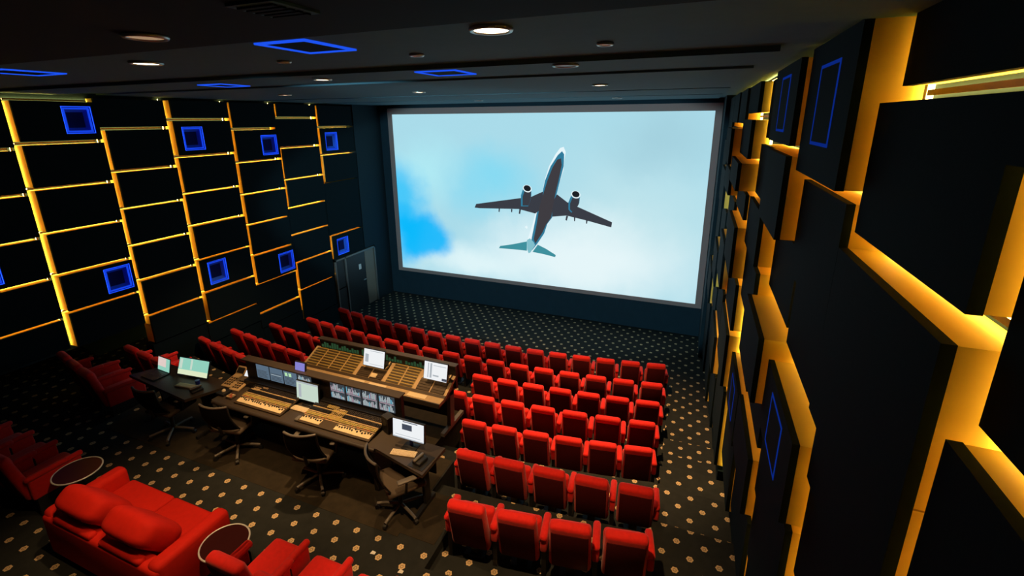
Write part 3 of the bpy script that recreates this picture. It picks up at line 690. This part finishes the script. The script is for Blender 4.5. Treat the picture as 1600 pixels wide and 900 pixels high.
def meter(x0, x1, z0, z1, style):
    g = G(); lb(g, x0, x1, 4.510, 4.52, z0, z1, 0)
    n = 14; wd = (x1-x0-.02)/n
    if style == 'bars':
        for half in (0, 1):
            for i in range(n):
                h = random.uniform(.25, .95)*(z1-z0)*.42; zz = z0+.012+half*(z1-z0)*.5
                lb(g, x0+.01+wd*i, x0+.01+wd*(i+.55), 4.507, 4.511, zz, zz+h, random.choice([2, 2, 2, 4, 5, 2]))
        lb(g, x0+.01, x1-.01, 4.507, 4.511, z0+(z1-z0)*.47, z0+(z1-z0)*.51, 4)
        o = obj('meter_screen', g, [BAR[k] for k in ['dim', 'dim', 'w', 'g', 'p', 'c']], con)
    else:
        if style == 'green':
            for q in (.12, .42): lb(g, x0+(x1-x0)*q, x0+(x1-x0)*(q+.2), 4.507, 4.511, z0+(z1-z0)*.62, z0+(z1-z0)*.85, 3)
        for i in range(6): lb(g, x0+.02, x1-.02-.05*random.random(), 4.507, 4.511, z0+.02+i*.022, z0+.026+i*.022, 2 if style == 'lines' and i == 4 else 1)
        o = obj('meter_screen', g, [BAR[k] for k in ['blue', 'dim', 'w', 'g', 'p', 'c']], con)
for k, (x, st) in enumerate(((-6.07, 'plain'), (-5.79, 'lines'), (-5.51, 'green'), (-5.23, 'bars'))): meter(x, x+.25, 2.56, 2.80, st)
for k, x in enumerate((-4.62, -4.34, -4.06, -3.78)): meter(x, x+.255, 2.545, 2.80, 'bars')
def fader_section(x0, x1, faders):
    """control surface rising from y 4.06 to 4.44"""
    tilt = math.atan(.07/.42); M = Matrix.Translation((0+4.95, 4.05-4.3, 2.395-ZP)) @ Matrix.Rotation(tilt, 4, 'X')
    g = G(); g.box(x0, x1, 0, .40, -.01, .012, M=M); o = obj('control_surface', g, BROWN_MOD, con)
    g = G()
    for a, b in faders: g.box(a, b, .03, .12, .012, .018, M=M)
    obj('fader_panel', g, CREAM, o)
    g = G()
    for a, b in faders:
        n = max(2, int((b-a)/.04))
        for i in range(n):
            y = .085 + random.choice([0, 0, .012, -.01, .02]); xx = a + (b-a)*(i+.5)/n
            g.box(xx-.009, xx+.009, y, y+.022, .018, .03, M=M)
    k = obj('fader_caps', g, KNOB_DARK, o); k['kind'] = 'stuff'
    g = G(); g.box(x0+.01, x1-.01, .135, .145, .012, .02, M=M); g.box(x0+.01, x1-.01, .215, .228, .012, .02, M=M); g.box(x0+.01, x1-.01, .30, .312, .012, .02, M=M)
    obj('divider_strip', g, TAN, o)
    gy, gd, gr = G(), G(), G(); n = int((x1-x0)/.028)
    for i in range(n):
        xx = x0 + (x1-x0)*(i+.5)/n
        for y in (.16, .185): gy.box(xx-.010, xx+.010, y, y+.018, .012, .022, M=M)
        for y in (.24, .265): gd.box(xx-.007, xx+.007, y, y+.02, .012, .03, M=M)
        for y in (.325, .35, .375): gd.box(xx-.007, xx+.007, y, y+.015, .012, .026, M=M)
        if random.random() < .25: gr.box(xx-.010, xx+.010, .149, .158, .012, .022, M=M)
    for gg, nm, mm in ((gy, 'yellow_keys', KNOB_YELLOW), (gd, 'rotary_knobs', KNOB_DARK), (gr, 'red_keys', KNOB_RED)):
        k = obj(nm, gg, mm, o); k['kind'] = 'stuff'
    return o, M
o, M = fader_section(-6.05, -5.14, [(-6.03, -5.17)])
g = G(); g.box(-6.0, -5.88, .29, .36, .012, .02, M=M); g.box(-5.86, -5.76, .36, .39, .012, .02, M=M); obj('display_plate', g, TAN, o)
o, M = fader_section(-4.83, -3.62, [(-4.81, -4.47), (-4.22, -3.64)])
g = G(); g.box(-4.46, -4.24, .16, .36, .014, .024, M=M); g.box(-4.60, -4.40, .33, .39, .014, .024, M=M); obj('centre_plate', g, OLIVE, o)
g = G()
for i in range(16):
    a, b = random.uniform(-4.45, -4.25), random.uniform(.17, .34); g.box(a-.01, a+.01, b, b+.02, .024, .032, M=M)
k = obj('centre_keys', g, TAN, o); k['kind'] = 'stuff'
# small items on the left end of the console
g = G()
M = Matrix.Translation((-6.56+4.95, 4.50-4.3, 2.385-ZP))

# ---------------------------------------------------------------- front (far) mixing console
ZB = 1.30
fc = thing('mixing_console', 'tilted tan mixing console in front, rows of channel modules under two white monitors', 'mixing console', (-4.95, 5.8, ZB))
def fb(g, x0, x1, y0, y1, z0, z1, mi=0, M=None): g.box(x0+4.95, x1+4.95, y0-5.8, y1-5.8, z0-ZB, z1-ZB, mi, M)
X0, X1 = -6.46, -3.46
g = G(); fb(g, X0, X1, 5.54, 5.71, 2.0, 2.055); obj('armrest', g, TAN, fc)
g = G(); fb(g, X0, X1, 5.52, 5.54, 1.98, 2.06); obj('front_rail', g, DESK_EDGE, fc)
tl = math.atan(.20/.42)
MB_ = Matrix.Translation((0+4.95, 5.70-5.8, 2.05-ZB)) @ Matrix.Rotation(tl, 4, 'X')
SL = .465
g = G(); g.box(X0, X1, 0, SL, -.05, 0, M=MB_); bed = obj('module_bed', g, TAN, fc)
g = G(); g.box(X0, X1, 0.0, .05, 0, .012, M=MB_); obj('module_rail', g, BROWN_MOD, bed)
def module_bank(x0, x1, cols, rows, m, y0=.06, y1=.45):
    for c_ in range(cols):
        a = x0+(x1-x0)*c_/cols+.012; b = x0+(x1-x0)*(c_+1)/cols-.012
        g = G(); g.box(a, b, y0, y1, 0, .008, M=MB_); o = obj('channel_module', g, m, bed)
        g = G(); h = (y1-y0-.01)/rows
        for r_ in range(rows):
            yy = y0+.008+h*r_
            g.box(a+.006, b-.006, yy, yy+h*.5, .008, .016, M=MB_)
        k = obj('knob_rows', g, BROWN_MOD, o); k['kind'] = 'stuff'
module_bank(-6.42, -5.62, 3, 7, OLIVE); module_bank(-5.62, -5.33, 1, 7, OLIVE)
module_bank(-5.28, -4.72, 2, 5, BROWN_MOD, .06, .25)
module_bank(-4.66, -4.10, 2, 7, OLIVE)
module_bank(-4.05, -3.50, 2, 4, BROWN_MOD, .06, .27)
for a, b in ((-5.28, -4.72), (-4.05, -3.50)):
    g = G(); g.box(a+.01, b-.01, .28, .46, -.001, .004, M=MB_); obj('monitor_bay', g, KNOB_DARK, bed)
    g = G(); g.box(a+.03, a+.05, .28, .44, .004, .03, M=MB_); g.box(b-.05, b-.03, .28, .44, .004, .03, M=MB_); obj('bay_rail', g, CREAM, bed)
g = G(); g.box(-4.98, -4.86, .08, .16, .008, .02, M=MB_); obj('label_plate', g, CREAM, bed)
for a, b in ((-5.32, -5.0), (-4.9, -4.55), (-4.1, -3.75)):
    g = G(); fb(g, a, b, 5.57, 5.67, 2.055, 2.062); obj('armrest_pad', g, CREAM, fc)
g = G(); fb(g, X0+.1, X1, 6.10, 6.16, 2.0, 2.42); obj('meter_bridge', g, CONSOLE_BODY, fc)
MG = emission('meter_green_glow', (0.02, 0.055, 0.022), 1.0)
for i in range(48):
    x = X0+.14+(X1-X0-.2)*i/48
    if i % 16 == 15: continue
    g = G(); fb(g, x, x+.042, 6.094, 6.10, 2.27, 2.27+random.uniform(.04, .11)); obj('level_meter', g, MG, fc)
g = G(); fb(g, X0+.08, X1+.02, 6.07, 6.18, 2.42, 2.44); obj('bridge_shelf', g, DESK, fc)
for x in (X0+.05, X1-.12):
    g = G(); poly = [(5.95-5.8, 1.36-ZB), (6.08-5.8, 1.36-ZB), (6.12-5.8, 2.2-ZB), (5.98-5.8, 2.2-ZB)]
    g.prism(poly, 'x', x+4.95, x+4.95+.07)
    g.box(x+4.95, x+4.95+.07, 5.72-5.8, 6.42-5.8, 0, .06); obj('leg', g, ALU if False else CHAIR_GREY, fc)
g = G(); fb(g, X0+.12, X1-.12, 6.0, 6.04, 1.5, 2.0); obj('modesty_panel', g, CONSOLE_BODY, fc)
g = G(); fb(g, X0+.05, X1-.05, 5.60, 6.10, 1.92, 2.0); obj('underframe', g, CONSOLE_BODY, fc)

# ---------------------------------------------------------------- desks
def desk(name, corners, label, z=2.4, thick=.045, legs=()):
    cx_ = sum(p[0] for p in corners)/4; cy_ = sum(p[1] for p in corners)/4
    t = thing(name, label, 'desk', (cx_, cy_, ZP))
    g = G(); g.prism([(p[0]-cx_, p[1]-cy_) for p in corners], 'z', z-thick-ZP, z-ZP); obj('desktop', g, DESK, t)
    for x, y0, y1 in legs:
        g = G(); g.box(x-.025-cx_, x+.025-cx_, y0-cy_, y1-cy_, 0, .05); g.prism([(y0+.22-cy_, .05), (y0+.34-cy_, .05), (y0+.30-cy_, z-thick-ZP), (y0+.18-cy_, z-thick-ZP)], 'x', x-.02-cx_, x+.02-cx_); obj('leg', g, BLACK_METAL, t)
    g = G(); g.box(min(p[0] for p in corners)+.1-cx_, max(p[0] for p in corners)-.1-cx_, .12, .14, z-.35-ZP, z-thick-ZP); obj('modesty_panel', g, BLACK_METAL, t)
    return t
desk('side_desk', [(-8.36, 3.98), (-6.80, 3.83), (-6.50, 4.42), (-8.10, 4.46)], 'dark side desk left of the consoles with laptop and pale green monitor', legs=((-8.05, 4.0, 4.42), (-6.86, 3.92, 4.38)))
desk('side_desk', [(-3.448, 3.98), (-2.66, 3.80), (-2.64, 4.31), (-3.448, 4.31)], 'brown side desk right of the rear console with a white monitor', legs=((-2.84, 3.86, 4.30),))

# ---------------------------------------------------------------- monitors, keyboards and desk items
UI_WHITE = emission('screen_white', (0.86, 0.88, 0.90), 1.0)
UI_GREY = emission('screen_grey', (0.42, 0.46, 0.50), 1.0)
UI_DARK = emission('screen_dark_window', (0.06, 0.07, 0.10), 1.0)
UI_PALE = emission('screen_pale_green', (0.56, 0.68, 0.58), 1.0)
UI_MINT = emission('screen_mint', (0.28, 0.62, 0.50), 1.0)
UI_CREAM = emission('screen_cream', (0.72, 0.80, 0.55), 1.0)
UI_BLUE = emission('screen_lavender', (0.24, 0.22, 0.62), 1.0)
UI_PINK = emission('screen_pink', (0.75, 0.60, 0.56), 1.0)
def monitor(x, y, z, wd, ht, base_z, label, ui, lean=8, rz=0, stand=True, foot=BLACK_PLASTIC, frame=.012, stand_m=BLACK_PLASTIC):
    """x,y,z centre of the panel"""
    t = thing('monitor', label, 'monitor', (x, y, base_z), rz)
    M = Matrix.Translation((0, 0, z-base_z)) @ Matrix.Rotation(math.radians(-lean), 4, 'X')
    g = G(); g.rbox((0, .018, 0), (wd+2*frame, .03, ht+2*frame), .006, 2, M=M, smooth=False); pan = obj('casing', g, BLACK_PLASTIC, t)
    mats = []; g = G()
    g.box(-wd/2, wd/2, 0, .004, -ht/2, ht/2, 0, M); mats.append(ui[0])
    for k, (u0, u1, v0, v1, mm) in enumerate(ui[1]):
        d_ = .0008*(k+1)
        g.box(-wd/2+wd*u0, -wd/2+wd*u1, -d_, .002, -ht/2+ht*v0, -ht/2+ht*v1, len(mats), M); mats.append(mm)
    obj('display', g, mats, t)
    if stand:
        g = G(); g.box(-.02, .02, .04, .06, 0, z-base_z); obj('stand', g, stand_m, t)
        g = G(); g.rbox((0, .03, .006), (.20, .14, .012), .004, 1); obj('foot', g, foot, t)
    return t
lines = [(.30, .95, .16+.09*i, .165+.09*i, UI_GREY) for i in range(8)]
monitor(-4.93, 5.86, 2.41, .43, .29, 2.22, 'white monitor on the front console, left of its two', (UI_WHITE, [(.08, .24, .22, .70, UI_GREY), (.30, .9, .90, .93, UI_GREY), (.3, .95, .12, .14, UI_GREY)]), lean=14, stand=False)
monitor(-3.70, 5.86, 2.41, .43, .29, 2.22, 'white monitor on the front console, right of its two', (UI_WHITE, [(.16, .20, .1, .93, UI_GREY), (.26, .34, .1, .93, UI_GREY), (.4, .95, .82, .85, UI_GREY), (.4, .65, .22, .30, UI_GREY), (.80, 1.0, .04, .18, UI_DARK)]), lean=14, stand=False)
monitor(-4.98, 4.42, 2.60, .40, .275, 2.386, 'white spreadsheet monitor at the middle of the rear console', (UI_PALE, [(.10, .22, .12, .85, UI_GREY), (0, 1, .92, 1, UI_GREY)]), lean=6, stand_m=BLUE_PL)
monitor(-3.06, 4.14, 2.66, .45, .24, 2.40, 'white monitor on the right side desk showing a dark window', (UI_WHITE, [(.30, .62, .50, .82, UI_DARK), (.33, .80, .93, .97, UI_DARK), (.08, .9, .16, .18, UI_GREY), (0, 1, 0, .05, UI_GREY)]), lean=6, stand_m=BLUE_PL)
monitor(-7.28, 4.33, 2.57, .60, .26, 2.40, 'pale green monitor on the left side desk', (UI_MINT, [(0, 1, 0, .30, UI_CREAM), (.03, .12, .35, .95, UI_PALE), (.40, .46, .35, .98, UI_PALE)]), lean=22, rz=math.radians(6), stand_m=BLUE_PL)
monitor(-5.18, 4.53, 2.91, .18, .12, 2.848, 'tiny lavender display on the meter bridge shelf', (UI_BLUE, []), lean=10, stand=False)

def keyboard(x, y, z, wd, dp, rz, label):
    t = thing('keyboard', label, 'keyboard', (x, y, z), rz)
    g = G(); g.rbox((0, 0, .010), (wd, dp, .018), .004, 1, smooth=False); obj('case', g, KEYB, t)
    g = G()
    for r_ in range(4):
        for c_ in range(14):
            a = -wd/2+.012+(wd-.024)*c_/14; b = -dp/2+.012+(dp-.024)*r_/4
            g.box(a, a+(wd-.024)/14*.8, b, b+(dp-.024)/4*.8, .019, .024)
    k = obj('keys', g, CREAM, t); k['kind'] = 'stuff'
    return t
keyboard(-5.02, 4.285, 2.386, .30, .10, math.radians(0), 'cream keyboard below the rear console monitor')
keyboard(-3.07, 4.03, 2.40, .33, .10, math.radians(10), 'cream keyboard on the right side desk')
keyboard(-7.13, 4.09, 2.40, .37, .10, math.radians(8), 'cream keyboard on the left side desk')
def handset(x, y, z, rz, label):
    t = thing('telephone', label, 'telephone', (x, y, z), rz)
    g = G(); g.rbox((0, 0, .02), (.12, .16, .04), .012, 2); obj('body', g, BLACK_PLASTIC, t)
    g = G(); g.rbox((-.02, 0, .055), (.04, .17, .03), .012, 2); obj('handset', g, CHAIR_GREY, t)
    return t
handset(-2.80, 3.98, 2.406, math.radians(-10), 'black telephone on the right side desk')
g = G(); g.box(-.11, .11, -.13, .13, 0, .005)
tag(obj('desk_pad', g, BLACK_PLASTIC, None, (-2.79, 3.99, 2.40), math.radians(-6)), 'black pad under the telephone on the right side desk', 'pad')
handset(-6.86, 4.06, 2.40, math.radians(-14), 'black telephone on the left side desk')
g = G(); g.cyl((0, 0, 0), (0, 0, .07), .03, .035, n=16)
tag(obj('cup', g, BLUE_PL, None, (-7.03, 4.20, 2.40)), 'small blue cup behind the left side desk keyboard', 'cup')
g = G(); g.rbox((0, 0, .115), (.15, .12, .23), .01, 2, smooth=False)
sp = tag(obj('speaker', g, BLACK_PLASTIC, None, (-3.53, 4.36, 2.386), math.radians(-20)), 'small black loudspeaker box at the right end of the rear console', 'speaker')
g = G(); g.cyl((0, -.061, .14), (0, -.064, .14), .045, n=16); g.cyl((0, -.061, .05), (0, -.064, .05), .02, n=12); obj('driver', g, KNOB_DARK, sp)
lp = thing('laptop', 'open dark laptop with a bright screen on the left side desk', 'laptop', (-7.93, 4.12, 2.40), math.radians(-4))
g = G(); g.rbox((0, 0, .009), (.34, .24, .018), .004, 1, smooth=False); obj('base', g, BLACK_PLASTIC, lp)
g = G()
for r_ in range(4):
    for c_ in range(12): g.box(-.145+.024*c_, -.125+.024*c_, -.02+.03*r_, .003+.03*r_, .018, .021)
k = obj('keys', g, KNOB_DARK, lp); k['kind'] = 'stuff'
M = Matrix.Translation((0, .125, .012)) @ Matrix.Rotation(math.radians(-14), 4, 'X')
g = G(); g.box(-.17, .17, 0, .010, 0, .235, 0, M); g.box(-.158, .158, -.002, 0, .012, .225, 1, M); g.box(-.158, .06, -.003, -.001, .08, .225, 2, M); obj('lid', g, [BLACK_PLASTIC, UI_MINT, UI_PINK], lp)
def remote(x, y, rz, label, dx):
    t = thing('control_unit', label, 'control unit', (x, y, 2.386), rz)
    M = Matrix.Rotation(math.radians(10), 4, 'X')
    g = G(); g.rbox((0, 0, .035), (.19, .30, .03), .01, 2, M=M, smooth=False); obj('body', g, TAN, t)
    M2 = Matrix.Translation((0, .13, .07)) @ Matrix.Rotation(math.radians(48), 4, 'X')
    g = G(); g.rbox((0, .06, 0), (.18, .14, .02), .006, 1, M=M2, smooth=False); h = obj('display_hood', g, TAN, t)
    g = G(); g.box(-.07, .07, .015, .105, .010, .014, M=M2); obj('display', g, KNOB_DARK if dx == 0 else UI_WHITE, h)
    g = G()
    for i in range(3):
        for j in range(4): g.box(-.06+.045*i, -.035+.045*i, -.11+.045*j, -.085+.045*j, .05, .06, M=M)
    k = obj('keys', g, BROWN_MOD, t); k['kind'] = 'stuff'
remote(-6.57, 4.46, math.radians(4), 'tan control unit with dark display on the console left end', 0)
remote(-6.36, 4.43, math.radians(4), 'tan control unit with glowing white display on the console left end', 1)
tb = thing('trackball', 'black trackball unit on the left end of the rear console', 'trackball', (-6.42, 4.18, 2.386))
g = G(); g.rbox((0, 0, .02), (.16, .16, .04), .01, 2, smooth=False); obj('body', g, BLACK_PLASTIC, tb)
g = G(); bm = bmesh.new(); bmesh.ops.create_uvsphere(bm, u_segments=12, v_segments=8, radius=.03); g.bm(bm, 0, Matrix.Translation((0, 0, .045))); obj('ball', g, CREAM, tb)
g = G(); g.rbox((0, 0, .015), (.12, .10, .03), .008, 1, smooth=False)
kp = tag(obj('keypad', g, BROWN_MOD, None, (-6.22, 4.14, 2.386)), 'small keypad with red and tan keys beside the trackball', 'keypad')
g = G()
for i in range(4):
    for j in range(3): g.box(-.05+.026*i, -.03+.026*i, -.04+.03*j, -.02+.03*j, .03, .038, random.choice([0, 1, 2]))
k = obj('keys', g, [CREAM, KNOB_RED, TAN], kp); k['kind'] = 'stuff'
for (x, y, nm) in ((-4.86, 4.10, 'grey computer mouse right of the rear console keyboard'),):
    g = G(); g.rbox((0, 0, .016), (.06, .10, .032), .014, 2); tag(obj('computer_mouse', g, CHAIR_GREY, None, (x, y, 2.386)), nm, 'mouse')

# ---------------------------------------------------------------- office chairs
def office_chair():
    t = thing('office_chair', '', 'office chair')
    g = G(); g.rbox((0, .04, .47), (.50, .48, .07), .03, 3); obj('seat', g, CHAIR_SEAT, t)
    n = 10; g = G()
    def bp(u, v):   # back surface: u across -1..1, v 0..1 up
        x = u*.235*(1-.08*v); y = -.22 - .13*v + .06*u*u - .04*math.sin(v*PI); return (x, y, .53+.44*v)
    for i in range(n):
        for j in range(n):
            q = [bp(-1+2*i/n, j/n), bp(-1+2*(i+1)/n, j/n), bp(-1+2*(i+1)/n, (j+1)/n), bp(-1+2*i/n, (j+1)/n)]
            g.add(q + [(a, b-.012, c) for a, b, c in q], [(0, 1, 2, 3), (7, 6, 5, 4)], 0, None, True)
    obj('back_mesh', g, MESH_BLACK, t)
    pts = [bp(-1+.2*i, 1) for i in range(11)]; g = G(); g.tube([(a, b-.006, c) for a, b, c in pts], .016, 8); obj('top_rim', g, CHAIR_GREY, t)
    g = G()
    for s in (-1, 1): g.tube([(p[0], p[1]-.006, p[2]) for p in [bp(s, j/6) for j in range(7)]], .012, 8)
    g.tube([(0, -.10, .44), (0, -.24, .46), (0, -.27, .62)], .022, 8); obj('back_frame', g, BLACK_PLASTIC, t)
    for s in (-1, 1):
        g = G(); g.rbox((s*.29, .04, .67), (.075, .27, .03), .014, 2); a = obj('armrest', g, CHAIR_GREY, t)
        g = G(); g.tube([(s*.22, .0, .45), (s*.29, .0, .48), (s*.29, .02, .66)], .016, 8); obj('arm_post', g, BLACK_PLASTIC, a)
    g = G(); g.cyl((0, 0, .09), (0, 0, .44), .028, n=12); g.cyl((0, 0, .40), (0, 0, .45), .11, .13, n=12); obj('gas_column', g, BLACK_PLASTIC, t)
    for k in range(5):
        a = 2*PI*k/5 + .3; c_, s_ = math.cos(a), math.sin(a)
        g = G(); g.tube([(.03*c_, .03*s_, .11), (.20*c_, .20*s_, .095), (.31*c_, .31*s_, .075)], .020, 8); l = obj('base_leg', g, CHAIR_GREY if k % 2 == 0 else CHAIR_GREY, t)
        g = G(); g.cyl((.31*c_-.02*s_, .31*s_+.02*c_, .03), (.31*c_+.02*s_, .31*s_-.02*c_, .03), .03, n=12); obj('caster', g, BLACK_PLASTIC, l)
    return t
ch = office_chair()
CH = [(-4.44, 3.98-.02, 14, 'black mesh office chair in front of the middle of the rear console'), (-3.10, 3.93, -38, 'black mesh office chair at the right side desk'),
      (-6.02, 3.98, 12, 'black mesh office chair in front of the left part of the rear console'), (-7.35, 3.90, 6, 'black mesh office chair at the left side desk')]
for i, (x, y, a, lab) in enumerate(CH):
    if i == 0:
        ch.location = (x, y, ZP); ch.rotation_euler = (0, 0, math.radians(a)); ch['label'] = lab; ch['group'] = 'office chairs at the consoles'
    else: dup(ch, (x, y, ZP), math.radians(a), lab, 'office chairs at the consoles')
# scraps on the floor
for x, y, l in ((-3.05, 3.30, 'small white paper scrap on the carpet by the right office chair'), (-2.62, 3.22, 'small white paper scrap on the carpet beside the seventh row')):
    g = G(); g.add([(-.03, -.02, .001), (.03, -.015, .006), (.025, .02, .002), (-.02, .018, .008)], [(0, 1, 2, 3)]); g.add([(-.03, -.02, 0), (.03, -.015, .005), (.025, .02, .001), (-.02, .018, .007)], [(3, 2, 1, 0)])
    tag(obj('paper_scrap', g, WHITE_P, None, (x, y, 1.6235 if y > 3.58 else 1.6215)), l, 'paper')
